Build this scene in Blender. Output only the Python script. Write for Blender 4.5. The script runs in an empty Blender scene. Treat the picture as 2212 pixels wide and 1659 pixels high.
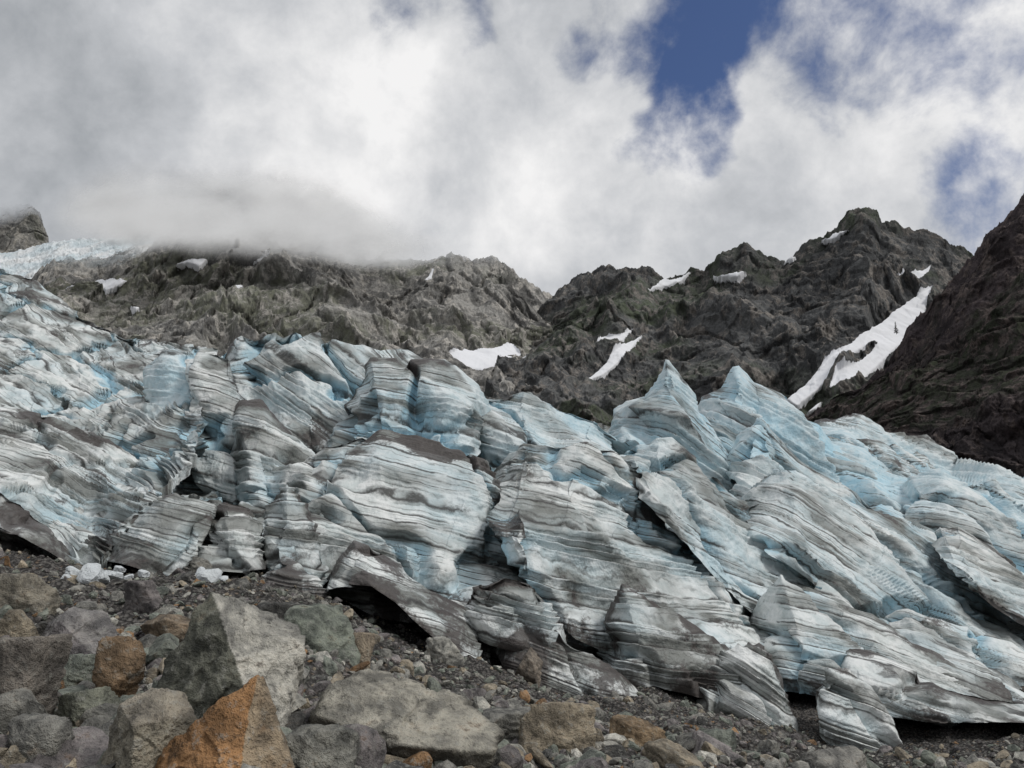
import bpy, bmesh, math, time
import numpy as np
from mathutils import Vector
T0=time.time()
R=np.random.RandomState(11)
# ------------------------------------------------------------------ noise
perm=R.permutation(256)
G3=R.normal(size=(256,3)); G3/=np.linalg.norm(G3,axis=1)[:,None]; G3=G3.astype(np.float32)
def pn(P):
    sh=P.shape[:-1]; P=P.reshape(-1,3)
    i=np.floor(P).astype(np.int64); f=(P-i).astype(np.float32); i&=255
    u=f*f*f*(f*(f*6-15)+10)
    out=np.zeros(len(P),np.float32)
    for dx in (0,1):
        hx=perm[(i[:,0]+dx)&255]; wx=u[:,0] if dx else 1-u[:,0]
        for dy in (0,1):
            hy=perm[(hx+i[:,1]+dy)&255]; wy=u[:,1] if dy else 1-u[:,1]
            for dz in (0,1):
                h=perm[(hy+i[:,2]+dz)&255]; wz=u[:,2] if dz else 1-u[:,2]
                g=G3[h]
                out+=wx*wy*wz*(g[:,0]*(f[:,0]-dx)+g[:,1]*(f[:,1]-dy)+g[:,2]*(f[:,2]-dz))
    return (out*1.5).reshape(sh)
def fbm(P,o=4,gain=.5,lac=2.03):
    s=0;a=1.
    for k in range(o):
        s=s+a*pn(P+17.3*k); P=P*lac; a*=gain
    return s
def ridged(P,o=5,gain=.5,lac=2.07):
    s=0;a=1.;w=1.
    for k in range(o):
        n=1-np.abs(pn(P+9.7*k))*1.9; n=np.clip(n,0,1)**1.6
        s=s+a*n*w; w=np.clip(n*1.6,0,1); P=P*lac; a*=gain
    return s
def worley(P,seed=0):
    sh=P.shape[:-1]; P=P.reshape(-1,3); i=np.floor(P).astype(np.int64); f=P-i
    d1=np.full(len(P),9.); d2=np.full(len(P),9.); idn=np.zeros(len(P))
    rp=np.random.RandomState(seed+3).rand(256,4)
    for dx in (-1,0,1):
        for dy in (-1,0,1):
            for dz in (-1,0,1):
                h=perm[(perm[(perm[(i[:,0]+dx)&255]+i[:,1]+dy)&255]+i[:,2]+dz)&255]
                q=rp[h]
                d=(q[:,0]+dx-f[:,0])**2+(q[:,1]+dy-f[:,1])**2+(q[:,2]+dz-f[:,2])**2
                m=d<d1
                d2=np.where(m,d1,np.minimum(d2,d)); idn=np.where(m,q[:,3],idn); d1=np.where(m,d,d1)
    return np.sqrt(d1).reshape(sh),np.sqrt(d2).reshape(sh),idn.reshape(sh)
def sstep(a,b,x):
    t=np.clip((x-a)/(b-a),0,1); return t*t*(3-2*t)
# ------------------------------------------------------------------ image pixels unprojected to world points at a chosen depth
F=0.751; PITCH=math.radians(12); EYE=np.array([0,0,1.7]); CW,CHH=2212.,1659.
def unproject(px,py,d):
    a=(np.asarray(px,float)/CW-.5)/F; b=(.5-np.asarray(py,float)/CHH)*.75/F
    x=a; y=math.cos(PITCH)-b*math.sin(PITCH); z=math.sin(PITCH)+b*math.cos(PITCH)
    return EYE+np.stack([x*d,y*d,z*d],-1)
# ------------------------------------------------------------------ helpers
def grid_faces(nr,nc,off=0,flip=False):
    r=np.arange(nr-1)[:,None]*nc+np.arange(nc-1)[None,:]
    r=r.ravel()+off
    q=np.stack([r,r+1,r+nc+1,r+nc],-1)
    return q[:,::-1] if flip else q
def make_mesh(name,V,Q,attrs=None,smooth=True,mats=(),colattr=None):
    me=bpy.data.meshes.new(name)
    V=np.asarray(V,np.float32).reshape(-1,3); k=Q.shape[1]
    me.vertices.add(len(V)); me.vertices.foreach_set('co',V.ravel())
    me.loops.add(Q.size); me.loops.foreach_set('vertex_index',Q.astype(np.int32).ravel())
    me.polygons.add(len(Q)); me.polygons.foreach_set('loop_start',np.arange(0,Q.size,k,dtype=np.int32))
    me.polygons.foreach_set('use_smooth',np.full(len(Q),smooth))
    me.update(calc_edges=True)
    for n,a in (attrs or {}).items():
        at=me.attributes.new(n,'FLOAT','POINT'); at.data.foreach_set('value',np.asarray(a,np.float32).ravel())
    if colattr is not None:
        at=me.attributes.new('tint','FLOAT_COLOR','POINT')
        c=np.ones((len(V),4),np.float32); c[:,:3]=colattr; at.data.foreach_set('color',c.ravel())
    ob=bpy.data.objects.new(name,me); bpy.context.scene.collection.objects.link(ob)
    for m in mats: me.materials.append(m)
    return ob
def resample(pts,n):
    p=np.array(pts,float); L=np.r_[0,np.cumsum(np.hypot(*(p[1:,:2]-p[:-1,:2]).T))]; L/=L[-1]
    s=np.linspace(0,1,n)
    return np.stack([np.interp(s,L,p[:,k]) for k in range(p.shape[1])],-1),L[-1]
def plen(pts):
    p=np.array(pts,float); return np.hypot(*(p[1:,:2]-p[:-1,:2]).T).sum()
def gnormals(P):
    du=np.gradient(P,axis=1); dw=np.gradient(P,axis=0)
    n=np.cross(du,dw); n/=np.linalg.norm(n,axis=-1,keepdims=True)+1e-9
    return n
def lerp2(v,s):
    if np.isscalar(v): return np.full_like(s,v)
    return np.interp(s,np.linspace(0,1,len(v)),v)
def sheet(crest,foot,dc,df,step,curl=0,g=1.3,jit=0,curl_pow=6):
    nu=int(max(plen(crest),plen(foot))/step)+2
    C,_=resample(crest,nu); Ft,_=resample(foot,nu)
    h=np.hypot(*(C-Ft).T).max(); nw=max(int(h/step),8)
    s=np.linspace(0,1,nu); w=np.linspace(0,1,nw)[:,None]
    CH=Ft[None]*(1-w[...,None])+C[None]*w[...,None]
    dd=lerp2(df,s)[None]+(lerp2(dc,s)-lerp2(df,s))[None]*w**g
    e=np.abs(2*s-1)[None]
    dd=dd+curl*e**curl_pow
    return unproject(CH[...,0],CH[...,1],dd),CH,np.broadcast_to(s[None],dd.shape),np.broadcast_to(w,dd.shape)
# ------------------------------------------------------------------ node helpers
class NT:
    def __init__(s,tree): s.t=tree; s.n=tree.nodes; s.l=tree.links
    def node(s,ty,**kw):
        n=s.n.new(ty)
        for k,v in kw.items(): setattr(n,k,v)
        return n
    def put(s,inp,v):
        if isinstance(v,bpy.types.NodeSocket): s.l.new(v,inp)
        elif inp.type=='RGBA' and len(v)==3: inp.default_value=tuple(v)+(1,)
        else: inp.default_value=v
    def math(s,op,a,b=0.,c=None,clamp=False):
        n=s.node('ShaderNodeMath',operation=op,use_clamp=clamp); s.put(n.inputs[0],a); s.put(n.inputs[1],b)
        if c is not None: s.put(n.inputs[2],c)
        return n.outputs[0]
    def vmath(s,op,a,b=(0,0,0)):
        n=s.node('ShaderNodeVectorMath',operation=op); s.put(n.inputs[0],a); s.put(n.inputs[1],b)
        return n.outputs['Value'] if op=='DOT_PRODUCT' else n.outputs[0]
    def scale(s,a,k):
        n=s.node('ShaderNodeVectorMath',operation='SCALE'); s.put(n.inputs[0],a); s.put(n.inputs['Scale'],k); return n.outputs[0]
    def noise(s,vec,scale,detail=4,rough=.5,dist=0.,out=0):
        n=s.node('ShaderNodeTexNoise'); s.l.new(vec,n.inputs['Vector'])
        n.inputs['Scale'].default_value=scale; n.inputs['Detail'].default_value=detail
        n.inputs['Roughness'].default_value=rough; n.inputs['Distortion'].default_value=dist
        return n.outputs[out]
    def vor(s,vec,scale,feature='F1',out='Distance'):
        n=s.node('ShaderNodeTexVoronoi',feature=feature); s.l.new(vec,n.inputs['Vector']); n.inputs['Scale'].default_value=scale
        return n.outputs[out]
    def mr(s,v,a,b,c=0.,d=1.,smooth=True):
        n=s.node('ShaderNodeMapRange',interpolation_type='SMOOTHSTEP' if smooth else 'LINEAR')
        s.put(n.inputs[0],v)
        for i,x in enumerate((a,b,c,d)): n.inputs[i+1].default_value=x
        return n.outputs[0]
    def mix(s,f,a,b,mode='MIX'):
        n=s.node('ShaderNodeMix',data_type='RGBA',blend_type=mode); s.put(n.inputs[0],f)
        for i,x in ((6,a),(7,b)): s.put(n.inputs[i],x)
        return n.outputs[2]
    def attr(s,name,out='Fac'):
        n=s.node('ShaderNodeAttribute',attribute_name=name); return n.outputs[out]
    def pos(s): return s.node('ShaderNodeNewGeometry').outputs['Position']
    def bump(s,h,st,dist,nrm=None):
        n=s.node('ShaderNodeBump'); s.l.new(h,n.inputs['Height']); n.inputs['Strength'].default_value=st; n.inputs['Distance'].default_value=dist
        if nrm is not None: s.l.new(nrm,n.inputs['Normal'])
        return n.outputs[0]
def new_mat(name):
    m=bpy.data.materials.new(name); m.use_nodes=True; m.node_tree.nodes.clear(); return m,NT(m.node_tree)
def finish(t,col,rough,nrm,spec=.3,alpha=None):
    if alpha is not None or spec<.05:
        p=t.node('ShaderNodeBsdfDiffuse'); t.put(p.inputs['Color'],col)
    else:
        p=t.node('ShaderNodeBsdfPrincipled'); t.put(p.inputs['Base Color'],col); t.put(p.inputs['Roughness'],rough)
        p.inputs['Specular IOR Level'].default_value=spec
    if nrm is not None: t.l.new(nrm,p.inputs['Normal'])
    o=t.node('ShaderNodeOutputMaterial')
    if alpha is not None:
        tr=t.node('ShaderNodeBsdfTransparent'); mx=t.node('ShaderNodeMixShader'); t.put(mx.inputs[0],alpha)
        t.l.new(tr.outputs[0],mx.inputs[1]); t.l.new(p.outputs[0],mx.inputs[2]); t.l.new(mx.outputs[0],o.inputs[0])
    else: t.l.new(p.outputs[0],o.inputs[0])
# ------------------------------------------------------------------ materials
def mat_ice():
    m,t=new_mat('glacier_ice'); P=t.pos()
    ph=t.attr('strata'); blue=t.attr('blue'); dirt=t.attr('dirt')
    patch2=t.noise(P,.8,6,.65); fine=t.noise(P,7,3,.7)
    ph2=t.math('ADD',ph,t.math('MULTIPLY',t.math('SUBTRACT',patch2,.5),.5))
    fr=t.math('FRACT',ph2)
    line=t.mr(t.math('ABSOLUTE',t.math('SUBTRACT',fr,.5)),.36,.49)
    fr3=t.math('FRACT',t.math('MULTIPLY',ph2,2.63))
    line3=t.mr(t.math('ABSOLUTE',t.math('SUBTRACT',fr3,.5)),.36,.5)
    cx=t.node('ShaderNodeCombineXYZ'); t.l.new(t.math('MULTIPLY',ph2,.55),cx.inputs[0])
    sx=t.node('ShaderNodeSeparateXYZ'); t.l.new(P,sx.inputs[0]); t.l.new(t.math('MULTIPLY',sx.outputs[0],.12),cx.inputs[1])
    band=t.noise(cx.outputs[0],1.,3,.65)
    base=t.mix(t.mr(patch2,.38,.62),(.81,.83,.82),(.60,.65,.645))
    bl=t.math('MULTIPLY',blue,t.mr(patch2,.35,.65,.7,1.15),clamp=True)
    base=t.mix(bl,base,(.43,.66,.775))
    gb=t.math('MULTIPLY',t.mr(band,.44,.55),t.math('ADD',t.math('MULTIPLY',dirt,1.7),-.12),clamp=True)
    base=t.mix(t.math('MULTIPLY',gb,.9),base,(.155,.163,.15))
    dd=t.math('MULTIPLY',dirt,.48)
    l=t.math('MULTIPLY',line,t.mr(t.math('ADD',patch2,dd),.50,.70))
    l3=t.math('MULTIPLY',t.math('MULTIPLY',line3,.6),t.mr(t.math('ADD',t.math('MULTIPLY',t.math('ADD',band,patch2),.5),dd),.53,.75))
    base=t.mix(t.math('MULTIPLY',l,.94),base,(.05,.049,.046))
    base=t.mix(l3,base,(.10,.10,.095))
    d=t.mr(t.math('ADD',dirt,t.math('MULTIPLY',t.math('SUBTRACT',t.math('ADD',t.math('MULTIPLY',patch2,.6),t.math('MULTIPLY',fine,.4)),.5),1.7)),.73,1.0)
    base=t.mix(t.math('MULTIPLY',d,.9),base,t.mix(fine,(.038,.033,.031),(.105,.09,.085)))
    h=t.math('ADD',t.noise(P,2.3,4,.6),t.math('MULTIPLY',fine,.2))
    finish(t,base,.5,t.bump(h,.5,.35),.3)
    return m
def mat_rockface(name,cols,fog=None,bscale=1.,rot=(0,0,0),snowc=(.80,.81,.84)):
    m,t=new_mat(name); P=t.pos(); snow=t.attr('snow')
    mp=t.node('ShaderNodeMapping'); t.l.new(P,mp.inputs[0]); mp.inputs['Rotation'].default_value=rot; mp.inputs['Scale'].default_value=(1,1,.5)
    Q=mp.outputs[0]
    a=t.noise(Q,.022*bscale,6,.7,.4); b=t.noise(Q,.075*bscale,5,.74); c=t.noise(P,.3*bscale,4,.72)
    d=t.attr('green')
    col=t.mix(t.mr(a,.44,.56),cols[0],cols[1])
    col=t.mix(t.mr(b,.50,.60),col,cols[2])
    col=t.mix(t.math('MULTIPLY',t.math('MULTIPLY',d,t.mr(b,.42,.58,.8,.05)),.9,clamp=True),col,cols[3])
    col=t.mix(t.mr(c,.46,.58,.0,.4),col,t.mix(.5,(0.01,.01,.01),cols[1]))
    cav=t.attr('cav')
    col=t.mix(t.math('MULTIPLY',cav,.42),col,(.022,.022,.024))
    sm=t.mr(t.math('ADD',snow,t.math('MULTIPLY',t.math('SUBTRACT',b,.5),14.)),-.5,.5)
    col=t.mix(sm,col,snowc)
    h=t.math('ADD',a,t.math('MULTIPLY',b,.55)); h=t.math('ADD',h,t.math('MULTIPLY',c,.2))
    h=t.math('MULTIPLY',h,t.math('SUBTRACT',1.,t.math('MULTIPLY',sm,.92)))
    n=t.bump(h,.85,9./bscale)
    al=None
    if fog:
        z=t.node('ShaderNodeSeparateXYZ'); t.l.new(P,z.inputs[0])
        zz=t.math('ADD',z.outputs[2],t.math('MULTIPLY',t.math('SUBTRACT',t.noise(P,.009,5,.62),.5),fog[2]))
        zz=t.math('SUBTRACT',zz,t.math('MULTIPLY',t.math('ADD',z.outputs[0],300.),fog[3]))
        al=t.math('POWER',t.mr(zz,fog[0],fog[1],1.,0.),1.4)
    finish(t,col,.85,n,.0,al)
    return m
def mat_hanging():
    m,t=new_mat('hanging_ice'); P=t.pos()
    a=t.noise(P,.02,6,.65); b=t.noise(P,.09,5,.7,.5)
    col=t.mix(t.mr(a,.4,.6),(.86,.88,.89),(.68,.76,.80)); col=t.mix(t.mr(b,.52,.64,0,.5),col,(.36,.44,.47))
    finish(t,col,.6,t.bump(b,.8,7),.0); return m
def mat_rock(name,bs=1.):
    m,t=new_mat(name); P=t.node('ShaderNodeTexCoord').outputs['Object']
    tint=t.attr('tint','Color')
    a=t.noise(P,2.4*bs,6,.7,.3); b=t.noise(P,10*bs,5,.72); f=t.noise(P,50*bs,2,.7)
    col=t.mix(1.,tint,t.mix(t.mr(a,.36,.64),(.5,.5,.5),(1.45,1.42,1.36)),'MULTIPLY')
    col=t.mix(t.math('MULTIPLY',t.mr(b,.54,.66),.5),col,(.38,.375,.34))
    rust=t.math('MULTIPLY',t.mr(a,.54,.65),t.mr(b,.52,.42))
    col=t.mix(t.math('MULTIPLY',rust,.4),col,(.27,.165,.09))
    col=t.mix(t.mr(b,.32,.46,.65,0),col,(.03,.03,.028))
    h=t.math('ADD',t.math('ADD',a,t.math('MULTIPLY',b,.5)),t.math('MULTIPLY',f,.10))
    finish(t,col,.8,t.bump(h,1.,.15/bs),.25); return m
def mat_ground():
    m,t=new_mat('moraine_gravel'); P=t.pos()
    v1=t.node('ShaderNodeTexVoronoi'); t.l.new(P,v1.inputs[0]); v1.inputs['Scale'].default_value=11
    v2=t.node('ShaderNodeTexVoronoi'); t.l.new(P,v2.inputs[0]); v2.inputs['Scale'].default_value=30
    sx=t.node('ShaderNodeSeparateColor'); t.l.new(v1.outputs['Color'],sx.inputs[0])
    sy=t.node('ShaderNodeSeparateColor'); t.l.new(v2.outputs['Color'],sy.inputs[0])
    c=t.mix(sx.outputs[0],(.08,.076,.073),(.22,.21,.195)); c=t.mix(t.math('MULTIPLY',sy.outputs[1],.6),c,(.135,.125,.12))
    c=t.mix(t.mr(sx.outputs[2],.9,.94,0,.4),c,(.24,.16,.10))
    c=t.mix(t.mr(v1.outputs['Distance'],.25,.7,0,.8),c,(.025,.025,.025))
    h=t.math('ADD',t.math('SUBTRACT',1.,v1.outputs['Distance']),t.math('MULTIPLY',t.math('SUBTRACT',1.,v2.outputs['Distance']),.35))
    finish(t,c,.9,t.bump(h,1.,.08),.0); return m
ICE=mat_ice()
# ------------------------------------------------------------------ ground
toe=np.array([(-900,1165,24),(0,1190,24),(230,1235,24),(420,1240,24.5),(560,1250,25),(700,1295,25),(850,1378,25),(1050,1445,25),(1200,1500,25),
 (1380,1512,25.5),(1560,1545,26),(1700,1590,26.5),(1900,1632,27),(2212,1588,30),(3000,1560,34)],float)
tw=unproject(toe[:,0],toe[:,1],toe[:,2]); tang=np.arctan2(tw[:,0],tw[:,1]); trr=np.hypot(tw[:,0],tw[:,1])
def ground_base(x,y):
    th=np.arctan2(x,y); r=np.hypot(x,y)
    rt=np.interp(th,tang,trr); zt=np.interp(th,tang,tw[:,2])
    k=np.clip((r-2.5)/(rt-2.5),0,1)
    return zt*k+.13*np.clip(r-60,0,1e9)
def ground_z(x,y):
    P=np.stack([x,y,np.zeros_like(x)],-1); r=np.hypot(x,y)
    return ground_base(x,y)+(.16*fbm(P*.5,3)+.05*fbm(P*2.3,4,.6))*np.clip(r/6,.4,2)
th=np.concatenate([np.linspace(-180,-48,30)[:-1],np.linspace(-48,48,640),np.linspace(48,180,30)[1:]])*math.pi/180
rr=np.concatenate([[.01,1.],np.geomspace(2,60,420),np.geomspace(66,5000,40)])
X=rr[:,None]*np.sin(th)[None]; Y=rr[:,None]*np.cos(th)[None]
Z=ground_z(X,Y)
make_mesh('moraine_ground',np.stack([X,Y,Z],-1),grid_faces(len(rr),len(th),flip=True),mats=[mat_ground()])
def ground_hit(px,py):
    d=np.linspace(3,60,1500); P=unproject(np.full_like(d,px),np.full_like(d,py),d)
    g=ground_base(P[:,0],P[:,1]); i=np.argmax(P[:,2]<g)
    if not (P[:,2]<g).any(): i=-1
    return P[i],d[i]
# ------------------------------------------------------------------ glacier
GV=[];GQ=[];GA={'strata':[],'blue':[],'dirt':[]};goff=0
def serac(crest,foot,dc,df,tilt=.12,sp=.5,blue=.2,dirt=.4,crestdirt=.3,footdirt=.45,rel=.7,curl=3.,g=1.4,step=1.8,amp=.30,seed=0,back=5.,bury=.5,rib=.0,crk=1.,facet=.5,image_strata=None,gul=.75,calm=.35):
    global goff
    sp=sp*.92
    P,CH,s,w=sheet(crest,foot,dc,df,step,curl,g)
    nb=14; out=P[-1].copy(); hd=out-EYE; hd[:,2]=0; hd/=np.linalg.norm(hd,axis=1)[:,None]
    tb=np.linspace(0,1,nb+1)[1:]
    Bk=out[None]+hd[None]*(back*tb)[:,None,None]; Bk[...,2]-=(back*.9*tb**1.3)[:,None]
    ft=P[0][None]-np.array([0,0,1.])*np.array([bury,bury*.5])[:,None,None]
    nf=2 if bury>0 else 0
    P=np.concatenate([ft,P,Bk]) if nf else np.concatenate([P,Bk])
    w=np.concatenate([np.zeros((nf,w.shape[1])),w,np.broadcast_to(1+tb[:,None],(nb,w.shape[1]))])
    CH=np.concatenate([np.repeat(CH[:1],nf,0),CH,np.repeat(CH[-1:],nb,0)]); CH[-nb:,:,1]-=20*tb[:,None]
    s=np.broadcast_to(s[0][None],w.shape)
    N=gnormals(P)
    v=P-EYE; N*=-np.sign((N*v).sum(-1).mean())
    No=N.copy(); No[...,2]*=.4; No/=np.linalg.norm(No,axis=-1,keepdims=True)
    scl=np.mean(df if not np.isscalar(df) else [df])/30.
    Ps=P/scl+seed*13.7
    Pr=Ps.copy(); Pr[...,0]=Ps[...,0]+Ps[...,2]*.7; Pr[...,2]*=.30; Pr[...,1]*=.3
    big=fbm(Ps*np.array([.15,.1,.13]),2)
    rg=1-np.abs(pn(Pr*.22+3))*2.2; rg2=1-np.abs(pn(Pr*.55+31))*2.2
    Wp=Ps*np.array([.15,.09,.08])+fbm(Ps*.3,2)[...,None]*.16; Wp[...,0]+=Ps[...,2]*.10
    d1,d2,cid=worley(Wp)
    crack=sstep(.10,.0,d2-d1)*crk
    edge=(1-np.abs(2*s-1)**8*.5)*(1-calm*sstep(.72,1.,w))
    disp=(rel*(.95*big+gul*(rg-.4)+.34*(rg2-.4)-1.5*crack+facet*1.1*(cid-.5)*(1-crack)))*scl
    P=P+No*(disp*edge)[...,None]
    if image_strata is None:
        tl=tilt*(.6+.8*cid)
        ph=(P[...,2]+tl*(P[...,0]-P[...,0].mean())+.06*P[...,1])/sp+1.3*fbm(Ps*.09+3,2)+seed*.37+.5*cid; spw=sp
    else:
        a_,b_,spx=image_strata; x_=np.clip(CH[...,0],-100,400)  # strata slope, curve and spacing given in image pixel coordinates
        ph=-(CH[...,1]-a_*CH[...,0]-b_*x_*np.abs(x_))/spx*(.75+.25*sstep(1.1,0,w))+.9*fbm(Ps*.10+3,3)+.35*cid+1.2*disp/scl; spw=sp
    ph=ph+.22*fbm(Ps*.4,3)+.38*np.sin(ph*1.9)+.3*np.sin(ph*.83+1)
    fr=ph-np.floor(ph)
    am=np.clip(.50+1.6*pn(Ps*np.array([.15,.15,.35])+5),.0,1.4)
    led=(fr**1.2*(1-sstep(.74,1.,fr)))
    fr2=(ph*2.63)%1.; led2=np.sin(fr2*6.283)*.5
    am2=np.clip(.3+1.2*pn(Ps*.4+50),0,1)
    face=np.clip(2.2-w,0,1)
    disp=(amp*1.3*(led-.35)*am+amp*.22*led2*am2)*spw*2*face
    disp+=scl*(.09*fbm(Ps*np.array([1.,1.,1.4]),4,.52)+rib*(ridged(Pr*1.1,3)-.7))
    P=P+No*(disp*edge)[...,None]
    N2=gnormals(P); N2*=np.sign((N2*N).sum(-1).mean())
    wc=np.clip(w,0,1)
    n1=fbm(Ps*.35+9,4)
    up=np.clip(N2[...,2],0,1)
    D=dirt+.02+.5*n1+crestdirt*sstep(.84,1.,wc)*(.6+1.2*n1)+footdirt*sstep(.42,0,wc)*(.7+.6*n1)+.12*sstep(.6,.95,up)-.12*led+.10*crack
    B=blue+.35*pn(Ps*.22+2)+1.4*crack*min(blue*4,1)-.12*up-.35*(rg-.4)*min(blue*2,1)
    GV.append(P.reshape(-1,3)); GQ.append(grid_faces(P.shape[0],P.shape[1],goff)); goff+=P.shape[0]*P.shape[1]
    GA['strata'].append(ph.ravel()); GA['blue'].append(np.clip(B,0,1).ravel()); GA['dirt'].append(np.clip(D,0,1.3).ravel())
serac([(-500,440),(-300,500),(0,590),(70,618),(130,670),(205,712),(330,752),(480,770),(560,745),(640,735),(760,760),(870,775),(980,810),(1070,870),(1180,885),(1300,925),(1400,910),(1510,880),(1640,880),(1770,945),(1920,955),(2040,1010),(2212,1040),(2700,1100)],
      [(-500,1140),(-300,1145),(0,1150),(230,1190),(420,1195),(560,1210),(700,1240),(850,1280),(1000,1320),(1200,1400),(1380,1430),(1560,1460),(1700,1490),(1900,1540),(2212,1545),(2700,1530)],
      [88,86,82,78,80,88,105,125,135],[30,30,30,31,32,33,34,38,42],seed=1,blue=.4,step=3.2,curl=0,bury=0,back=20,rel=1.)
serac([(-500,420),(-300,480),(0,572),(70,598),(130,652),(205,698),(260,720),(330,738),(400,746),(470,752)],
      [(-500,1172),(-300,1175),(0,1190),(100,1215),(200,1215),(270,1150),(330,1080),(370,1040),(400,1010),(420,980)],[78,76,70,64],[25,25,26,34],tilt=.85,sp=.9,blue=.22,dirt=.46,seed=2,rel=.65,amp=.34,curl=0,rib=.08,facet=.3,image_strata=(.62,.0009,28),footdirt=.3)
serac([(-400,810),(-200,830),(0,870),(100,900),(230,950),(310,1000),(350,1060)],[(-400,1172),(-200,1178),(0,1192),(110,1215),(200,1222),(280,1150),(350,1080)],[42,40,36],[23.6,23.8,26],tilt=.6,sp=.5,blue=.06,dirt=.46,seed=3,rel=.35,amp=.5,curl=3,facet=.15,image_strata=(.25,.0016,26),footdirt=.3)
serac([(480,775),(520,726),(570,722),(640,715),(700,730),(760,745),(820,755),(880,756),(960,790)],[(500,960),(560,1000),(680,1010),(760,980),(860,960),(960,950)],[66,64,68],[50,52,54],tilt=.8,sp=.9,blue=.32,dirt=.42,seed=4,rel=.65,rib=.08,facet=.35,image_strata=(.9,.0,28),footdirt=.2)
serac([(330,960),(345,880),(330,800),(370,770),(405,780),(430,860)],[(320,1020),(345,1060),(375,1060),(395,1050),(410,1030),(430,1000)],[52,50],[42,42],tilt=.2,sp=.8,blue=.6,dirt=.1,seed=5,rel=.6,footdirt=.2)
serac([(395,830),(405,785),(430,765),(470,762),(500,775),(520,850),(560,880)],[(385,1040),(400,1060),(440,1075),(480,1075),(520,1065),(560,1050)],[48,47],[39,39],tilt=.2,sp=.75,blue=.2,dirt=.40,crestdirt=.7,seed=6,rel=.6,footdirt=.3)
serac([(500,900),(525,872),(560,870),(600,920),(640,960),(690,1000)],[(510,1060),(540,1075),(590,1075),(630,1060),(660,1040),(690,1020)],[44,43],[36,36],tilt=.25,sp=.65,blue=.1,dirt=.42,crestdirt=.6,seed=7,rel=.6,footdirt=.3)
serac([(710,960),(740,860),(780,790),(800,772),(870,780),(930,778),(980,790),(1030,832),(1050,880),(1045,940)],[(715,1000),(780,1000),(850,1000),(920,1010),(980,1010),(1040,990)],[54,53],[42,42],tilt=.2,sp=.85,blue=.4,dirt=.32,crestdirt=.6,seed=8,rel=.85,footdirt=.2)
serac([(1018,900),(1035,845),(1070,850),(1130,840),(1180,866),(1240,885),(1290,905),(1330,950)],[(1035,985),(1100,1010),(1180,1010),(1250,1010),(1330,1000)],[58,62],[48,50],tilt=.3,sp=.85,blue=.48,dirt=.28,seed=9,rel=.9,footdirt=.2)
serac([(1730,940),(1770,915),(1850,905),(1920,935),(1990,955),(2050,1000),(2130,998),(2212,1020),(2400,1050),(2700,1090)],[(1760,1000),(1850,1050),(1950,1090),(2100,1150),(2250,1180),(2700,1250)],[112,120],[88,88],tilt=.6,sp=1.6,blue=.55,dirt=.22,seed=10,rel=1.,gul=1.1,footdirt=.1)
serac([(1500,905),(1520,858),(1555,838),(1590,795),(1625,832),(1660,838),(1700,852),(1740,895),(1772,915),(1800,955),(1900,1010),(2040,1060)],[(1530,940),(1600,1000),(1680,1060),(1760,1100),(1880,1120),(2060,1120)],[92,98],[76,80],tilt=.6,sp=1.4,blue=.66,dirt=.2,seed=11,rel=.9,gul=1.1,footdirt=.1,calm=.75)
serac([(1322,965),(1332,885),(1365,868),(1395,858),(1418,815),(1440,778),(1468,812),(1500,855),(1520,885),(1545,930),(1600,1010),(1660,1090)],[(1340,990),(1400,1030),(1460,1050),(1530,1090),(1600,1130),(1680,1150)],[74,76],[60,62],tilt=.5,sp=1.2,blue=.58,dirt=.22,seed=12,rel=.9,gul=1.1,footdirt=.1,calm=.75)
serac([(1940,1080),(1970,1035),(2030,1018),(2120,1035),(2212,1085),(2400,1140),(2700,1200)],[(1960,1120),(2050,1160),(2150,1240),(2250,1300),(2450,1330),(2700,1350)],[84,90],[66,66],tilt=.55,sp=1.3,blue=.5,dirt=.28,seed=13,rel=.9,gul=1.,footdirt=.1)
serac([(1560,1010),(1600,940),(1640,905),(1720,985),(1800,1050),(1900,1090),(1980,1140),(2060,1200)],[(1590,1060),(1650,1110),(1720,1150),(1800,1180),(1900,1200),(2060,1240)],[72,76],[58,60],tilt=.6,sp=1.2,blue=.52,dirt=.26,seed=14,rel=.9,gul=1.1,footdirt=.1,calm=.6)
serac([(1600,1090),(1640,1040),(1700,1020),(1780,1060),(1860,1095),(1950,1125),(2050,1190),(2150,1270),(2280,1350)],[(1620,1150),(1700,1200),(1780,1260),(1860,1330),(1960,1370),(2080,1410),(2280,1430)],[60,62],[44,44],tilt=.55,sp=.9,blue=.38,dirt=.34,seed=15,rel=.8,gul=1.,footdirt=.2)
serac([(2005,1170),(2025,1135),(2070,1135),(2120,1170),(2212,1235),(2400,1320),(2700,1400)],[(2040,1210),(2120,1270),(2212,1330),(2400,1420),(2700,1480)],[58,58],[47,47],tilt=.5,sp=.85,blue=.22,dirt=.44,crestdirt=.6,seed=16,rel=.6)
serac([(1310,1000),(1350,965),(1420,950),(1480,965),(1540,1010),(1600,1070),(1660,1100),(1710,1125),(1770,1200),(1850,1265),(1910,1340)],[(1380,1030),(1420,1090),(1480,1150),(1550,1220),(1620,1300),(1700,1350),(1800,1370),(1910,1380)],[52,52],[38,40],tilt=.48,sp=.85,blue=.36,dirt=.32,crestdirt=.35,seed=17,rel=.8,gul=1.,footdirt=.3)
serac([(1065,1020),(1100,980),(1130,958),(1190,962),(1270,950),(1330,975),(1390,1020),(1430,1085),(1480,1150),(1560,1220),(1610,1290),(1650,1360)],[(1085,1100),(1120,1180),(1170,1280),(1240,1350),(1330,1390),(1430,1420),(1550,1450),(1660,1450)],[43,41],[29.5,31],tilt=.30,sp=.62,blue=.18,dirt=.42,crestdirt=.7,seed=18,rel=.6,amp=.42,calm=.5)
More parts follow.
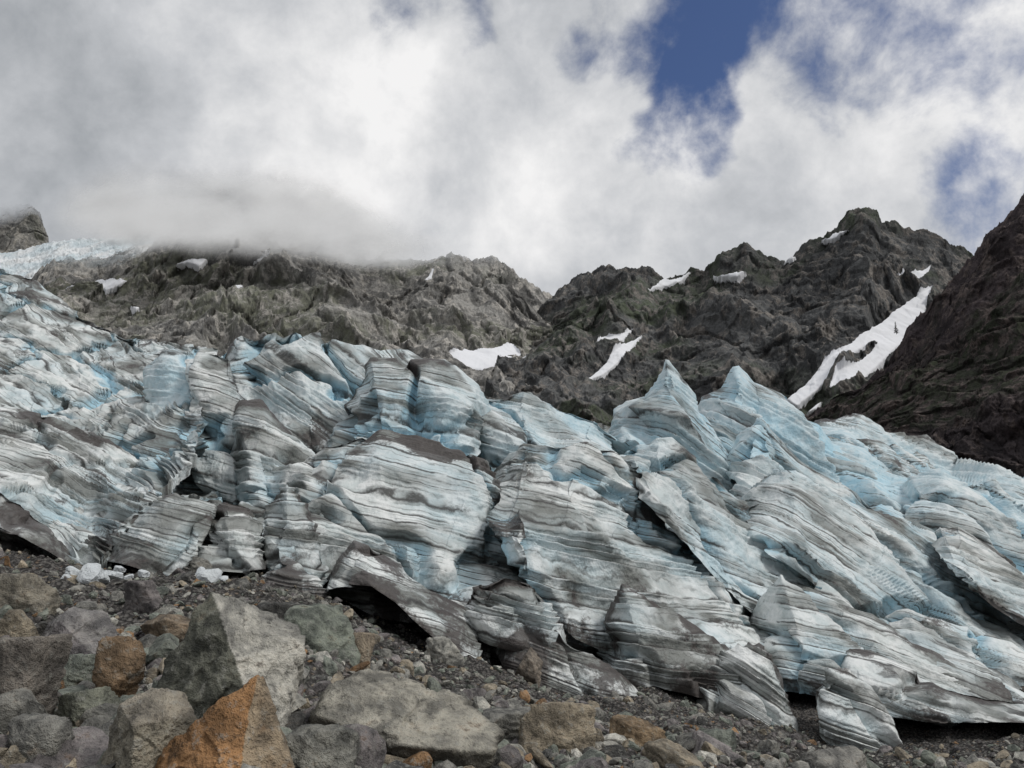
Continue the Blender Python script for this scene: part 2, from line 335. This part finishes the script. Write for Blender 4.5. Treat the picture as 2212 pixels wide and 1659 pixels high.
serac([(635,1050),(650,1000),(700,962),(760,945),(830,934),(900,940),(960,960),(1040,990),(1085,1060),(1120,1140),(1160,1200),(1195,1290)],[(640,1110),(690,1200),(715,1280),(800,1300),(900,1320),(1000,1330),(1100,1340),(1200,1350)],[40,38],[28,28.5],tilt=.20,sp=.60,blue=.12,dirt=.46,crestdirt=.8,seed=19,rel=.6,amp=.42,calm=.5)
serac([(1885,1370),(1910,1330),(1960,1318),(2060,1350),(2130,1372),(2212,1420),(2400,1480),(2700,1520)],[(1930,1430),(2000,1470),(2100,1510),(2212,1540),(2400,1570),(2700,1580)],[44,45],[35,35],tilt=.4,sp=.65,blue=.22,dirt=.38,seed=20,rel=.6,footdirt=.3)
serac([(1610,1380),(1640,1300),(1685,1240),(1725,1255),(1800,1310),(1880,1330),(1960,1390),(2050,1440),(2130,1480),(2230,1530)],[(1640,1460),(1700,1475),(1780,1480),(1860,1490),(1940,1510),(2030,1540),(2110,1560),(2230,1575)],[38,38],[31,31.5],tilt=.35,sp=.55,blue=.14,dirt=.42,seed=21,rel=.6,footdirt=.3)
serac([(1785,1440),(1830,1400),(1900,1420),(1970,1445),(2050,1480),(2140,1500),(2212,1510),(2400,1520),(2700,1520)],[(1800,1490),(1860,1535),(1930,1552),(2000,1558),(2080,1560),(2212,1560),(2400,1555),(2700,1550)],[32.5,34],[28.6,30.5],tilt=.18,sp=.45,blue=.05,dirt=.55,crestdirt=.6,seed=22,rel=.45,bury=.0,footdirt=.3)
serac([(1765,1490),(1780,1445),(1830,1450),(1880,1490),(1915,1540),(1940,1600),(1965,1640)],[(1775,1540),(1795,1590),(1840,1610),(1890,1630),(1930,1642),(1968,1650)],[28,28],[26.5,26.5],tilt=.35,sp=.4,blue=.05,dirt=.45,seed=23,rel=.35,curl=1.2,back=1.5,footdirt=.3)
serac([(1470,1520),(1500,1450),(1560,1410),(1640,1400),(1680,1470),(1700,1530),(1725,1590)],[(1490,1540),(1540,1550),(1600,1570),(1650,1585),(1690,1592),(1728,1602)],[28.5,28.5],[26.2,26.4],tilt=.4,sp=.4,blue=.05,dirt=.60,crestdirt=.7,seed=24,rel=.4,curl=1.5,back=2)
serac([(1275,1410),(1300,1350),(1345,1265),(1400,1295),(1470,1330),(1540,1380),(1600,1420),(1650,1480)],[(1285,1440),(1350,1450),(1420,1455),(1490,1470),(1560,1490),(1655,1510)],[31,30],[27,27],tilt=.2,sp=.42,blue=.03,dirt=.6,crestdirt=1.,footdirt=.2,seed=25,rel=.45,curl=2,calm=.6)
serac([(1000,1310),(1030,1258),(1090,1245),(1150,1258),(1190,1300),(1225,1370)],[(1010,1340),(1060,1360),(1110,1375),(1170,1385),(1230,1395)],[28,28],[26,26],tilt=.15,sp=.4,blue=.02,dirt=.62,crestdirt=1.,seed=26,rel=.35,curl=1.5)
serac([(690,1280),(730,1215),(765,1168),(830,1190),(890,1240),(960,1290),(1020,1320),(1060,1380),(1065,1430)],[(700,1280),(750,1262),(800,1266),(850,1300),(900,1348),(960,1395),(1020,1430),(1065,1450)],[27.5,27.2],[24.2,24.5],tilt=.35,sp=.4,blue=.02,dirt=.68,crestdirt=.5,seed=27,rel=.35,curl=1.5,bury=0)
serac([(1060,1400),(1120,1365),(1200,1360),(1250,1400),(1310,1440),(1385,1500)],[(1080,1440),(1140,1470),(1200,1500),(1270,1505),(1330,1512),(1390,1516)],[26.5,26.5],[25,25.3],tilt=.3,sp=.4,blue=0,dirt=1.0,crestdirt=.3,seed=28,rel=.4,curl=1)
serac([(220,1190),(240,1140),(300,1105),(360,1075),(420,1065),(470,1085),(455,1130)],[(230,1212),(280,1222),(330,1238),(375,1250),(400,1232),(420,1210)],[27.5,28],[23.7,23.9],tilt=.25,sp=.45,blue=.05,dirt=.48,crestdirt=.5,seed=29,rel=.4,curl=1.5,bury=0)
serac([(405,1195),(430,1115),(490,1080),(540,1095),(575,1135),(585,1190)],[(410,1220),(460,1232),(510,1236),(550,1234),(585,1228)],[28.5,28.5],[24.4,24.6],tilt=.1,sp=.45,blue=.05,dirt=.52,crestdirt=.6,seed=30,rel=.45,curl=1.5,bury=0)
serac([(555,1190),(575,1090),(620,1045),(660,1090),(690,1170),(710,1270)],[(560,1248),(600,1270),(640,1285),(680,1295),(715,1305)],[30,29],[25,25.2],tilt=.1,sp=.5,blue=.08,dirt=.48,crestdirt=.5,seed=31,rel=.5,curl=1.5)
serac([(-300,1020),(-100,1040),(0,1052),(60,1085),(120,1135),(165,1195)],[(-300,1125),(-100,1128),(0,1138),(50,1162),(110,1196),(168,1222)],[25.5,25.5],[22.4,23.0],tilt=.3,sp=.4,blue=0,dirt=.85,crestdirt=.5,seed=32,rel=.35,curl=1,bury=0)
make_mesh('glacier',np.concatenate(GV),np.concatenate(GQ),{k:np.concatenate(v) for k,v in GA.items()},mats=[ICE])
# ------------------------------------------------------------------ mountains
def polysd(CHp,polys):
    x=CHp[...,0].ravel(); y=CHp[...,1].ravel(); best=np.full(x.shape,-12.)
    for pl in polys:
        p=np.array(pl,float); sel=np.where((x>p[:,0].min()-12)&(x<p[:,0].max()+12)&(y>p[:,1].min()-12)&(y<p[:,1].max()+12))[0]
        if len(sel)==0: continue
        X_=x[sel];Y_=y[sel]; dm=np.full(len(sel),1e9); ins=np.zeros(len(sel),bool)
        for i in range(len(p)):
            a=p[i];b=p[(i+1)%len(p)]; e=b-a
            t=np.clip(((X_-a[0])*e[0]+(Y_-a[1])*e[1])/(e@e),0,1)
            dm=np.minimum(dm,np.hypot(X_-a[0]-t*e[0],Y_-a[1]-t*e[1]))
            c=((a[1]>Y_)!=(b[1]>Y_))&(X_<(b[0]-a[0])*(Y_-a[1])/((b[1]-a[1]) or 1e-9)+a[0]); ins^=c
        best[sel]=np.maximum(best[sel],np.clip(np.where(ins,dm+2.5,-dm),-12,12))
    return best.reshape(CHp.shape[:-1])
def mountain(name,crest,foot,dc,df,mat,snow=(),amp=22.,wl=130.,step=1.8,curl=0,g=1.15,shear=0.,seed=0,jag=7.,back=150.):
    P,CH,s,w=sheet(crest,foot,dc,df,step,curl,g,curl_pow=8)
    nb=40; out=P[-1]; hd=out-EYE; hd[:,2]=0; hd/=np.linalg.norm(hd,axis=1)[:,None]; tb=np.linspace(0,1,nb+1)[1:]
    Bk=out[None]+hd[None]*(back*tb**1.5)[:,None,None]; Bk[...,2]-=(back*.9*tb**1.5)[:,None]
    sn=polysd(CH,snow) if snow else np.full(CH.shape[:2],-12.)
    P=np.concatenate([P,Bk]); sn=np.concatenate([sn,np.full((nb,sn.shape[1]),-12.)]); w=np.concatenate([w,np.ones((nb,w.shape[1]))])
    hv=P-EYE; hv[...,2]=0; hv/=-np.linalg.norm(hv,axis=-1,keepdims=True)
    N=hv+np.array([0,0,.35]); N/=np.linalg.norm(N,axis=-1,keepdims=True)
    Q=(P+seed*371.)/wl; Q2=Q.copy(); Q2[...,0]=Q[...,0]+shear*Q[...,2]; Q2[...,1]*=.45; Q2[...,2]*=.5
    Q2=Q2+.22*np.stack([fbm(Q*1.3+4,2),fbm(Q*1.3+8,2),fbm(Q*1.3+1,2)],-1)
    r=ridged(Q2,7,.56); d1,d2,idn=worley(Q2*4.); d1b,d2b,idb=worley(Q*np.array([9,5,9]),5)
    disp=amp*((r-.95)*1.2+.45*(idn-.5)+.22*(idb-.5)-.15*sstep(.2,0,d2-d1)+.10*fbm(Q*9,4,.6))
    calm=sstep(-3,5,sn); disp=disp*(1-.8*calm)+calm*amp*.02
    disp*=1-.5*w**8
    P=P+N*disp[...,None]
    P[...,2]+=(w**6)*jag*(ridged(Q*2.7+3,6,.6)-.9+.35*(idb-.5))
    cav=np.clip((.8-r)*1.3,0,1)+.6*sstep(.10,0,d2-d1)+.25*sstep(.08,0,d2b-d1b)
    gr=sstep(.05,.5,fbm(Q*.8+40,4,.6)+.12)
    make_mesh(name,P,grid_faces(P.shape[0],P.shape[1]),{'snow':sn,'cav':np.clip(cav,0,1),'green':gr},mats=[mat])
zlo=unproject(500,600,830)[2]; zhi=unproject(500,500,830)[2]
M1=mat_rockface('rock_massif_grey',[(.39,.38,.36),(.185,.182,.175),(.52,.495,.455),(.22,.23,.165)],fog=(zlo,zhi,45.,.03),rot=(.0,.5,0))  # grey and dark massif albedo raised slightly to stand in for atmospheric haze
M2=mat_rockface('rock_massif_dark',[(.16,.162,.162),(.092,.094,.096),(.265,.245,.225),(.118,.14,.09)],rot=(.0,-.2,0))
M3=mat_rockface('rock_wall_purple',[(.10,.083,.086),(.058,.05,.052),(.165,.135,.125),(.058,.072,.045)],bscale=2.)
RIDGE=[(40,640),(80,600),(115,568),(200,560),(250,530),(310,512),(345,475),(420,450),(520,440),(600,445),(680,475),(740,512),(780,545),(860,560),(940,552),(985,548),(1020,562),(1060,562),(1100,590),(1150,620),(1200,645),(1280,720),(1340,800)]
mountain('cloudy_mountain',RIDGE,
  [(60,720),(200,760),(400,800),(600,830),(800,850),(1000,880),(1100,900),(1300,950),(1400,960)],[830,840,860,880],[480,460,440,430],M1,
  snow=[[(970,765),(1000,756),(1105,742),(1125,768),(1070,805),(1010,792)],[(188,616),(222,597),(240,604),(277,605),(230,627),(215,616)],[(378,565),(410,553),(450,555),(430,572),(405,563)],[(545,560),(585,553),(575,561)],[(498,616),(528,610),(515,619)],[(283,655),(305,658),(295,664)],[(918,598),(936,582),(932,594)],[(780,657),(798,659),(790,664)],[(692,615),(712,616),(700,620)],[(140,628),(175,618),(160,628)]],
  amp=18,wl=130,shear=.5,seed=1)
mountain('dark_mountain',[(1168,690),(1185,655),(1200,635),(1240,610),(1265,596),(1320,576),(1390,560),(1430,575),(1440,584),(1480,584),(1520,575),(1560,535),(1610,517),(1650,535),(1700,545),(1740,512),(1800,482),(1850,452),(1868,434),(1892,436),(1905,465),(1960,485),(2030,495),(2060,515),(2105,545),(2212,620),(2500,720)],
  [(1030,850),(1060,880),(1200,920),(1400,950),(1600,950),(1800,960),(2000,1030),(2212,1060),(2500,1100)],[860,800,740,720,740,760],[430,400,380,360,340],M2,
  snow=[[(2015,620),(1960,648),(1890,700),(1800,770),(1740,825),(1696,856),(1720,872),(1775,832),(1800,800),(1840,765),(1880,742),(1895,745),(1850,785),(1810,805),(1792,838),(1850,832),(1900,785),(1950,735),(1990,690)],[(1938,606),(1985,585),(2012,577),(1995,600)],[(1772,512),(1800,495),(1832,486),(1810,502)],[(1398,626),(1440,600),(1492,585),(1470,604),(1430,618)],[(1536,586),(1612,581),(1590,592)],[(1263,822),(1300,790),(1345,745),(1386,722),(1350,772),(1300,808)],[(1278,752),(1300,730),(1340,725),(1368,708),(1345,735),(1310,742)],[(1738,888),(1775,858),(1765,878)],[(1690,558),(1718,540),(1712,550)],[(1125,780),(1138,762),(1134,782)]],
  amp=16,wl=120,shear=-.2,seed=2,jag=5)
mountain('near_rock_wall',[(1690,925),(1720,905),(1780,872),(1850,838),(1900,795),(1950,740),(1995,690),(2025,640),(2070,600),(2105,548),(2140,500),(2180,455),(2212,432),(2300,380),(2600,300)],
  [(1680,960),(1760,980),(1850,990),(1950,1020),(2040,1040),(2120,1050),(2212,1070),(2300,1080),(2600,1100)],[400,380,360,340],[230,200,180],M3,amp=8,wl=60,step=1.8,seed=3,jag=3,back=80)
TW=mat_rockface('rock_tower',[(.32,.31,.29),(.19,.19,.18),(.42,.40,.36),(.2,.205,.15)],fog=(unproject(0,490,1150)[2],unproject(0,410,1150)[2],60.,0.))
mountain('rock_tower',[(-500,300),(-200,360),(0,412),(30,430),(70,440),(90,475),(108,528)],[(-500,600),(-200,600),(0,570),(40,565),(70,560),(95,550),(110,540)],[1150,1180],[1080,1100],TW,amp=14,wl=90,seed=5,jag=5,g=1.)
mountain('hanging_glacier',[(-500,560),(-200,550),(0,546),(60,532),(130,518),(230,514),(290,510),(330,500)],[(-500,720),(-200,700),(0,690),(100,690),(200,640),(330,600)],[1050,1000],[720,740],mat_hanging(),amp=8,wl=60,seed=6,jag=2)
# ------------------------------------------------------------------ low cloud hanging on the ridge
mc,t=new_mat('low_cloud'); al=t.attr('thickness')
dn=t.noise(t.pos(),.011,6,.62); al2=t.math('MULTIPLY',t.mr(t.math('ADD',al,t.math('MULTIPLY',t.math('SUBTRACT',dn,.5),1.3)),.08,1.05),t.math('MINIMUM',t.math('MULTIPLY',al,2.5),.92))
# cloud droplets scatter the light of the whole sky above: shade with an upward leaning normal
pd=t.node('ShaderNodeBsdfDiffuse'); pd.inputs[0].default_value=(.70,.705,.71,1)
nv=t.node('ShaderNodeCombineXYZ'); nv.inputs[0].default_value=.1; nv.inputs[1].default_value=-.6; nv.inputs[2].default_value=.8; t.l.new(nv.outputs[0],pd.inputs['Normal'])
tr=t.node('ShaderNodeBsdfTransparent'); mx=t.node('ShaderNodeMixShader'); t.l.new(al2,mx.inputs[0]); t.l.new(tr.outputs[0],mx.inputs[1]); t.l.new(pd.outputs[0],mx.inputs[2])
o=t.node('ShaderNodeOutputMaterial'); t.l.new(mx.outputs[0],o.inputs[0])
VV=[];QQ=[];AA=[];oo=0
for k,(dist,ox) in enumerate([(660,0),(720,40)]):
    top=[(-300,240),(100,290),(330,290),(520,280),(700,310),(860,400),(1000,440),(1120,500)]
    bot=[(-300,540),(40,530),(130,555),(330,578),(520,592),(700,606),(860,622),(1000,622),(1120,640)]
    P,CH,s,w=sheet(top,bot,dist+60,dist-20,9,0,1.)
    hv=P-EYE; hv/=-np.linalg.norm(hv,axis=-1,keepdims=True)
    P=P+hv*(18*fbm(P/120+k*7,3))[...,None]
    a=sstep(0,.33,w)*sstep(.98,.32,w)*sstep(.22,.40,s)*sstep(1.,.66,s)
    VV.append(P.reshape(-1,3)); QQ.append(grid_faces(P.shape[0],P.shape[1],oo)); AA.append((a*.9).ravel()); oo+=P.shape[0]*P.shape[1]
make_mesh('low_cloud',np.concatenate(VV),np.concatenate(QQ),{'thickness':np.concatenate(AA)},mats=[mc])
# ------------------------------------------------------------------ rocks
def ico(sub):
    bm=bmesh.new(); bmesh.ops.create_icosphere(bm,subdivisions=sub,radius=1.)
    V=np.array([v.co[:] for v in bm.verts]); Fc=np.array([[v.index for v in f.verts] for f in bm.faces]); bm.free()
    V/=np.linalg.norm(V,axis=1)[:,None]; return V,Fc
ICO={k:ico(k) for k in (1,2,3,5,6)}
def rock_pts(sub,rs,npl=10,planes=None):
    D,_=ICO[sub]
    if planes is None:
        n=rs.normal(size=(npl,3)); n/=np.linalg.norm(n,axis=1)[:,None]; dd=.5+.4*rs.rand(npl)
        n=np.vstack([n,np.eye(3),-np.eye(3)]); dd=np.r_[dd,np.full(6,.95)]
        cap=1.25
    else: n,dd=planes; cap=9
    c=D@n.T; r=np.where(c>1e-3,dd[None]/np.maximum(c,1e-3),99.).min(1)
    return D*np.minimum(r,cap)[:,None]
def rotm(rs,tiltmax=3.14):
    a=rs.rand()*6.283; b=(rs.rand()-.5)*2*tiltmax; c=(rs.rand()-.5)*2*tiltmax
    Rz=np.array([[math.cos(a),-math.sin(a),0],[math.sin(a),math.cos(a),0],[0,0,1]])
    Rx=np.array([[1,0,0],[0,math.cos(b),-math.sin(b)],[0,math.sin(b),math.cos(b)]])
    Ry=np.array([[math.cos(c),0,math.sin(c)],[0,1,0],[-math.sin(c),0,math.cos(c)]])
    return Rz@Rx@Ry
PAL=dict(grey=(.24,.238,.223),green=(.21,.232,.205),purple=(.20,.185,.188),tan=(.32,.28,.22),orange=(.29,.18,.10),light=(.47,.465,.43),dark=(.10,.10,.098))
pal=np.array(list(PAL.values())); palw=np.array([.32,.22,.18,.10,.03,.095,.055])
rs=np.random.RandomState(5)
lib={k:[rock_pts(k,rs,rs.randint(5,10)) for _ in range(24)] for k in (1,2,3)}
def scatter(n,rmin,rmax,smin,smax,powr,sub,flat=.6,tmax=.5):
    VV=[];CC=[]
    ang=rs.uniform(-41,41,n)*math.pi/180; r=np.exp(rs.uniform(math.log(rmin),math.log(rmax),n))
    x=r*np.sin(ang); y=r*np.cos(ang); z=ground_z(x,y)
    sz=smin*(smax/smin)**(rs.rand(n)**powr)
    for i in range(n):
        A=lib[sub][rs.randint(24)]*np.array([1,.5+.5*rs.rand(),.3+flat*rs.rand()])
        A=A@rotm(rs,tmax).T*sz[i]
        VV.append(A+np.array([x[i],y[i],z[i]+sz[i]*.12])); c=pal[rs.choice(7,p=palw/palw.sum())]*(.7+.6*rs.rand())
        CC.append(np.broadcast_to(c,A.shape))
    F0=ICO[sub][1]; nv=len(ICO[sub][0])
    Fs=(F0[None]+np.arange(n)[:,None,None]*nv).reshape(-1,3)
    return np.concatenate(VV),Fs,np.concatenate(CC)
parts=[scatter(22000,5,32,.025,.10,1.4,1,.6,.9),scatter(6000,5,32,.06,.22,1.9,2,.6,.8),scatter(600,5.5,28,.16,.38,2.2,3,.6,.8)]
off=0;VA=[];FA=[];CA=[]
for v,f,c in parts: VA.append(v);FA.append(f+off);CA.append(c);off+=len(v)
RM=mat_rock('scree_rock',1.6)
make_mesh('scree_rocks',np.concatenate(VA),np.concatenate(FA),smooth=False,mats=[RM],colattr=np.concatenate(CA))
BM=mat_rock('boulder_rock',1.)
def detail(A,S,seed,lay):
    nn=A/np.linalg.norm(A,axis=1)[:,None]; q=A/S+seed*3.1
    _,_,idn=worley(q*np.array([3.5,3.5,5])+.15*fbm(q*3,2)[:,None],seed%7); _,_,id2=worley(q*9,2)
    stp=(q[:,2]*7+q[:,0]*2.5+fbm(q*2,2))%1.
    return A+nn*(S*(.012*fbm(q*3,3,.6)+.008*fbm(q*14,3,.6)+.045*(idn-.5)+.018*(id2-.5)+lay*(sstep(.1,.9,stp)-.5)))[:,None]
def boulder(cx,ybase,wpx,hpx,col,seed,apex=0.,depth=.8,lay=.018):
    P,d=ground_hit(cx,ybase); k=d/(F*CW); W=wpx*k; H=hpx*k
    r_=np.random.RandomState(seed)
    A=rock_pts(5,r_,r_.randint(5,8))
    A=A-(A.max(0)+A.min(0))/2; A/=(A.max(0)-A.min(0))
    A[:,0]+=apex*(A[:,2]+.5)**1.5
    A[:,0]-=(A[:,0].max()+A[:,0].min())/2; A[:,0]/=(A[:,0].max()-A[:,0].min())
    A=A*np.array([W,W*depth,H*1.25]); A=detail(A,max(W,H),seed,lay)
    o=make_mesh('boulder',A,ICO[5][1],smooth=True,mats=[BM],colattr=np.broadcast_to(np.array(PAL[col] if isinstance(col,str) else col),A.shape))
    o.location=(P[0],P[1]+W*depth*.3,P[2]+H*.42)
def hero(pts,ybase,cols,seed,tint2=None):
    """angular boulder from corner points in image pixels: (x,y) in the image, third = offset away from viewer"""
    p=np.array(pts,float); cx=p[:,0].mean(); P0,d=ground_hit(cx,ybase); k=d/(F*CW)
    V=np.stack([(p[:,0]-cx)*k,p[:,2]*k,(ybase-p[:,1])*k],-1)
    bm=bmesh.new(); [bm.verts.new(v) for v in V]; bmesh.ops.convex_hull(bm,input=bm.verts); bm.normal_update()
    c=V.mean(0); n=[];dd=[]
    for f in bm.faces:
        nn=np.array(f.normal[:]); o_=(np.array(f.calc_center_median()[:])-c)@nn
        if o_<0: nn=-nn;o_=-o_
        n.append(nn);dd.append(max(o_,.02))
    bm.free()
    A=rock_pts(6,None,0,(np.array(n),np.array(dd))); S=np.ptp(V,axis=0).max()
    D=ICO[6][0]; n=np.array(n); which=np.argmin(np.where(D@n.T>1e-3,np.array(dd)[None]/np.maximum(D@n.T,1e-3),99.),1)
    nx=n[which]
    C=np.tile(np.array(cols),(len(A),1))
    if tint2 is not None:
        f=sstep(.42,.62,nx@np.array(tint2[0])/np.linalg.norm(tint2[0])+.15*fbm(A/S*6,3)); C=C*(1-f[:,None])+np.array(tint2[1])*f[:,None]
    A=detail(A,S,seed,.008)
    o=make_mesh('boulder',A,ICO[6][1],smooth=True,mats=[BM],colattr=C)
    o.location=(P0[0]+c[0],P0[1]+c[1],P0[2]+c[2])
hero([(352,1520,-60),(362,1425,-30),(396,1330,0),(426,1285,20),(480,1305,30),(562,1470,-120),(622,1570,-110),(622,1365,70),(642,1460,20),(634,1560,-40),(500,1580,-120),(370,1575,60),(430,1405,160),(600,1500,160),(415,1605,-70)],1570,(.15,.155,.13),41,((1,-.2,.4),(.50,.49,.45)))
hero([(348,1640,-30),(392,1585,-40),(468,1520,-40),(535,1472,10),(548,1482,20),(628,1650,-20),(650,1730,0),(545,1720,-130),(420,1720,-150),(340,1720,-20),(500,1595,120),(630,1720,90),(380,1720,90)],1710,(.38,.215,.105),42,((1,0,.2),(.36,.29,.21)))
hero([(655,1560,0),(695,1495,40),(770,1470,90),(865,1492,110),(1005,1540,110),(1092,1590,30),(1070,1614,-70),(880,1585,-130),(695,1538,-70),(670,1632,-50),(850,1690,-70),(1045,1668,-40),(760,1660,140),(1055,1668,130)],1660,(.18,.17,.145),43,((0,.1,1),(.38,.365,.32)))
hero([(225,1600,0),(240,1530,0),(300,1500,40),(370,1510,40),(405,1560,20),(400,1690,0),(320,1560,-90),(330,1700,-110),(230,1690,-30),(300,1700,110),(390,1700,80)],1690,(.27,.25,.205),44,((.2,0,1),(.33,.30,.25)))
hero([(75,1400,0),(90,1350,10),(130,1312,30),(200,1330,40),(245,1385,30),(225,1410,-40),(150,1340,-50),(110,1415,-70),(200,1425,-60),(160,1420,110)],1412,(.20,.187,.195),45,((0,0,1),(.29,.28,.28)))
BL=[(240,1530,95,140,(.24,.17,.11),5,.1,.8),
 (10,1575,150,180,(.23,.21,.19),7,0,.8),(35,1340,120,95,(.28,.26,.22),8,.1,.7),(80,1480,72,60,(.28,.18,.10),9,0,.8),(155,1500,90,75,'green',10,0,.8),
 (170,1590,130,90,(.22,.23,.19),11,0,.8),(1205,1650,165,110,(.33,.285,.22),12,0,.7),(1380,1612,115,50,(.27,.2,.13),13,0,.7),
 (690,1450,175,125,(.23,.255,.22),14,-.2,.8),(765,1480,80,100,(.32,.27,.21),15,.2,.8),(960,1440,85,55,'light',16,0,.8),(1145,1480,65,70,(.27,.235,.2),17,0,.8),
 (660,1690,190,90,(.23,.23,.21),18,0,.8),(1110,1610,160,65,'grey',19,.1,.8),(1820,1690,150,60,(.27,.265,.25),20,0,.8),(1460,1680,120,60,'tan',21,0,.8),
 (20,1400,90,75,'tan',22,0,.8),(600,1370,110,60,'dark',23,-.1,.7),(1560,1640,90,50,'green',24,0,.7),(60,1660,130,95,'grey',25,0,.8),(420,1240,70,35,'grey',26,0,.7),(300,1320,90,60,'purple',27,0,.8),(350,1390,110,55,(.25,.20,.15),28,0,.8)]
for b in BL: boulder(*b)
wi,ti=new_mat('clean_ice'); finish(ti,(.66,.70,.72),.4,ti.bump(ti.noise(ti.pos(),6,5,.65),1.,.12),.4)
V=[];Fc=[];o_=0
for (x_,y_,s_) in [(200,1262,.38),(250,1258,.3),(265,1245,.2),(460,1262,.34),(315,1255,.2),(170,1255,.22),(440,1252,.22),(490,1265,.18),(232,1268,.16),(222,1250,.15),(285,1262,.12),(150,1264,.14),(478,1252,.12)]:
    P,d=ground_hit(x_,y_); A=lib[3][rs.randint(24)]*np.array([1,.7,.55])@rotm(rs,.5).T*s_
    A=A*(1+.12*fbm(A/s_*2.5+x_,3)[:,None]); V.append(A+P+np.array([0,-.2,.2])); Fc.append(ICO[3][1]+o_); o_+=len(A)
make_mesh('fallen_ice_chunks',np.concatenate(V),np.concatenate(Fc),smooth=False,mats=[wi])
# ------------------------------------------------------------------ small conifer on the wall
tm,tt=new_mat('conifer_foliage'); finish(tt,(.02,.03,.018),.9,None,.0)
P=unproject(1936,722,372); bm=bmesh.new()
bmesh.ops.create_cone(bm,cap_ends=True,segments=6,radius1=.15,radius2=.03,depth=6.5,matrix=__import__('mathutils').Matrix.Translation((0,0,3.2)))
for k in range(160):
    h=.8+5.6*(k/160.); L=(1-(h/6.8))*1.7*(.6+.6*rs.rand()); a=rs.rand()*6.28
    d=Vector((math.cos(a),math.sin(a),-.25)); sd=Vector((-math.sin(a),math.cos(a),0))*.22
    c=Vector((0,0,h)); vs=[bm.verts.new(c),bm.verts.new(c+d*L*.6+sd),bm.verts.new(c+d*L),bm.verts.new(c+d*L*.6-sd)]; bm.faces.new(vs)
me=bpy.data.meshes.new('conifer_tree'); bm.to_mesh(me); bm.free(); me.materials.append(tm)
ob=bpy.data.objects.new('conifer_tree',me); ob.location=P; bpy.context.scene.collection.objects.link(ob)
# ------------------------------------------------------------------ sky
sd=Vector((.60,-.22,.77)).normalized(); el=math.asin(sd.z); az=math.atan2(sd.x,sd.y)
W=bpy.data.worlds.new('World'); bpy.context.scene.world=W; W.use_nodes=True; W.node_tree.nodes.clear(); t=NT(W.node_tree)
sky=t.node('ShaderNodeTexSky',sky_type='NISHITA'); sky.sun_disc=False; sky.sun_elevation=el; sky.sun_rotation=az
D=t.vmath('NORMALIZE',t.node('ShaderNodeTexCoord').outputs['Generated'])
w1=t.noise(D,5.,3,.5,out=1); W0=t.vmath('SUBTRACT',w1,(.5,.5,.5))
Dw=t.vmath('ADD',D,t.scale(W0,.05)); Db=t.vmath('ADD',D,t.scale(W0,.05))
def blob(px,py,rad,wt):
    c=unproject(px,py,1.)-EYE; c/=np.linalg.norm(c)
    dt=t.vmath('DOT_PRODUCT',Db,tuple(c)); return t.mr(dt,math.cos(math.radians(rad)),1.,0.,wt)
def add(*a):
    r=a[0]
    for x in a[1:]: r=t.math('ADD',r,x)
    return r
n1=t.noise(Dw,10.,8,.60); n2=t.noise(Dw,3.6,8,.60)
N1=t.math('MULTIPLY',t.math('SUBTRACT',n1,.5),5.6)
fw=t.vmath('DOT_PRODUCT',D,(0,.94,.34))
cov=add(N1,t.mr(fw,.72,.3,.80,1.9),blob(200,250,38,1.8),blob(1000,450,26,1.2),blob(650,150,22,.8),blob(1750,400,20,.9),blob(2150,250,14,.5),blob(1500,500,18,.9),
  blob(1400,50,11,-1.0),blob(1440,190,7,-1.1),blob(1740,60,14,-1.15),blob(910,130,6,-1.6),blob(2080,60,13,-1.0),blob(2130,500,6,-1.2),blob(1060,0,8,-1.2),blob(1450,350,5,-1.))
cm=t.mr(cov,-.95,1.35)
tone=add(t.math('MULTIPLY',t.math('SUBTRACT',n2,.5),1.5),t.math('MULTIPLY',t.math('SUBTRACT',n1,.5),1.1),blob(620,330,13,.42),blob(760,420,14,.15),blob(60,380,26,-.22),blob(300,0,24,-.05),blob(1250,250,13,.12),blob(2000,280,20,.18),blob(1250,540,12,.15),blob(200,500,8,.08),blob(1400,0,26,-.04))
tn=t.mr(tone,-.50,.50,smooth=False)
ramp=t.node('ShaderNodeValToRGB'); t.l.new(tn,ramp.inputs[0]); e=ramp.color_ramp.elements
e[0].position=0; e[0].color=(.34,.36,.385,1); e[1].position=1; e[1].color=(.90,.895,.895,1)
x=e.new(.45); x.color=(.55,.565,.59,1)
b1=t.node('ShaderNodeBackground'); t.l.new(t.mix(1.,sky.outputs[0],(.82,.91,1.2),'MULTIPLY'),b1.inputs[0]); b1.inputs[1].default_value=.064
b2=t.node('ShaderNodeBackground'); t.l.new(ramp.outputs[0],b2.inputs[0]); b2.inputs[1].default_value=1.
mx=t.node('ShaderNodeMixShader'); t.l.new(cm,mx.inputs[0]); t.l.new(b1.outputs[0],mx.inputs[1]); t.l.new(b2.outputs[0],mx.inputs[2])
o=t.node('ShaderNodeOutputWorld'); t.l.new(mx.outputs[0],o.inputs[0])
W.cycles.sampling_method='MANUAL'; W.cycles.sample_map_resolution=256
L=bpy.data.lights.new('sun','SUN'); L.energy=1.5; L.angle=math.radians(14); L.color=(1,.965,.91)
lo=bpy.data.objects.new('sun',L); lo.rotation_euler=(-sd).to_track_quat('-Z','Y').to_euler(); bpy.context.scene.collection.objects.link(lo)
# ------------------------------------------------------------------ camera
cam=bpy.data.cameras.new('camera'); cam.lens=26; cam.sensor_width=34.6; cam.clip_end=12000; cam.clip_start=.05
co=bpy.data.objects.new('camera',cam); co.location=tuple(EYE); co.rotation_euler=(math.radians(90)+PITCH,0,0)
bpy.context.scene.collection.objects.link(co); bpy.context.scene.camera=co
vs=bpy.context.scene.view_settings; vs.view_transform='Standard'; vs.look='None'; vs.exposure=0
print('done',time.time()-T0)
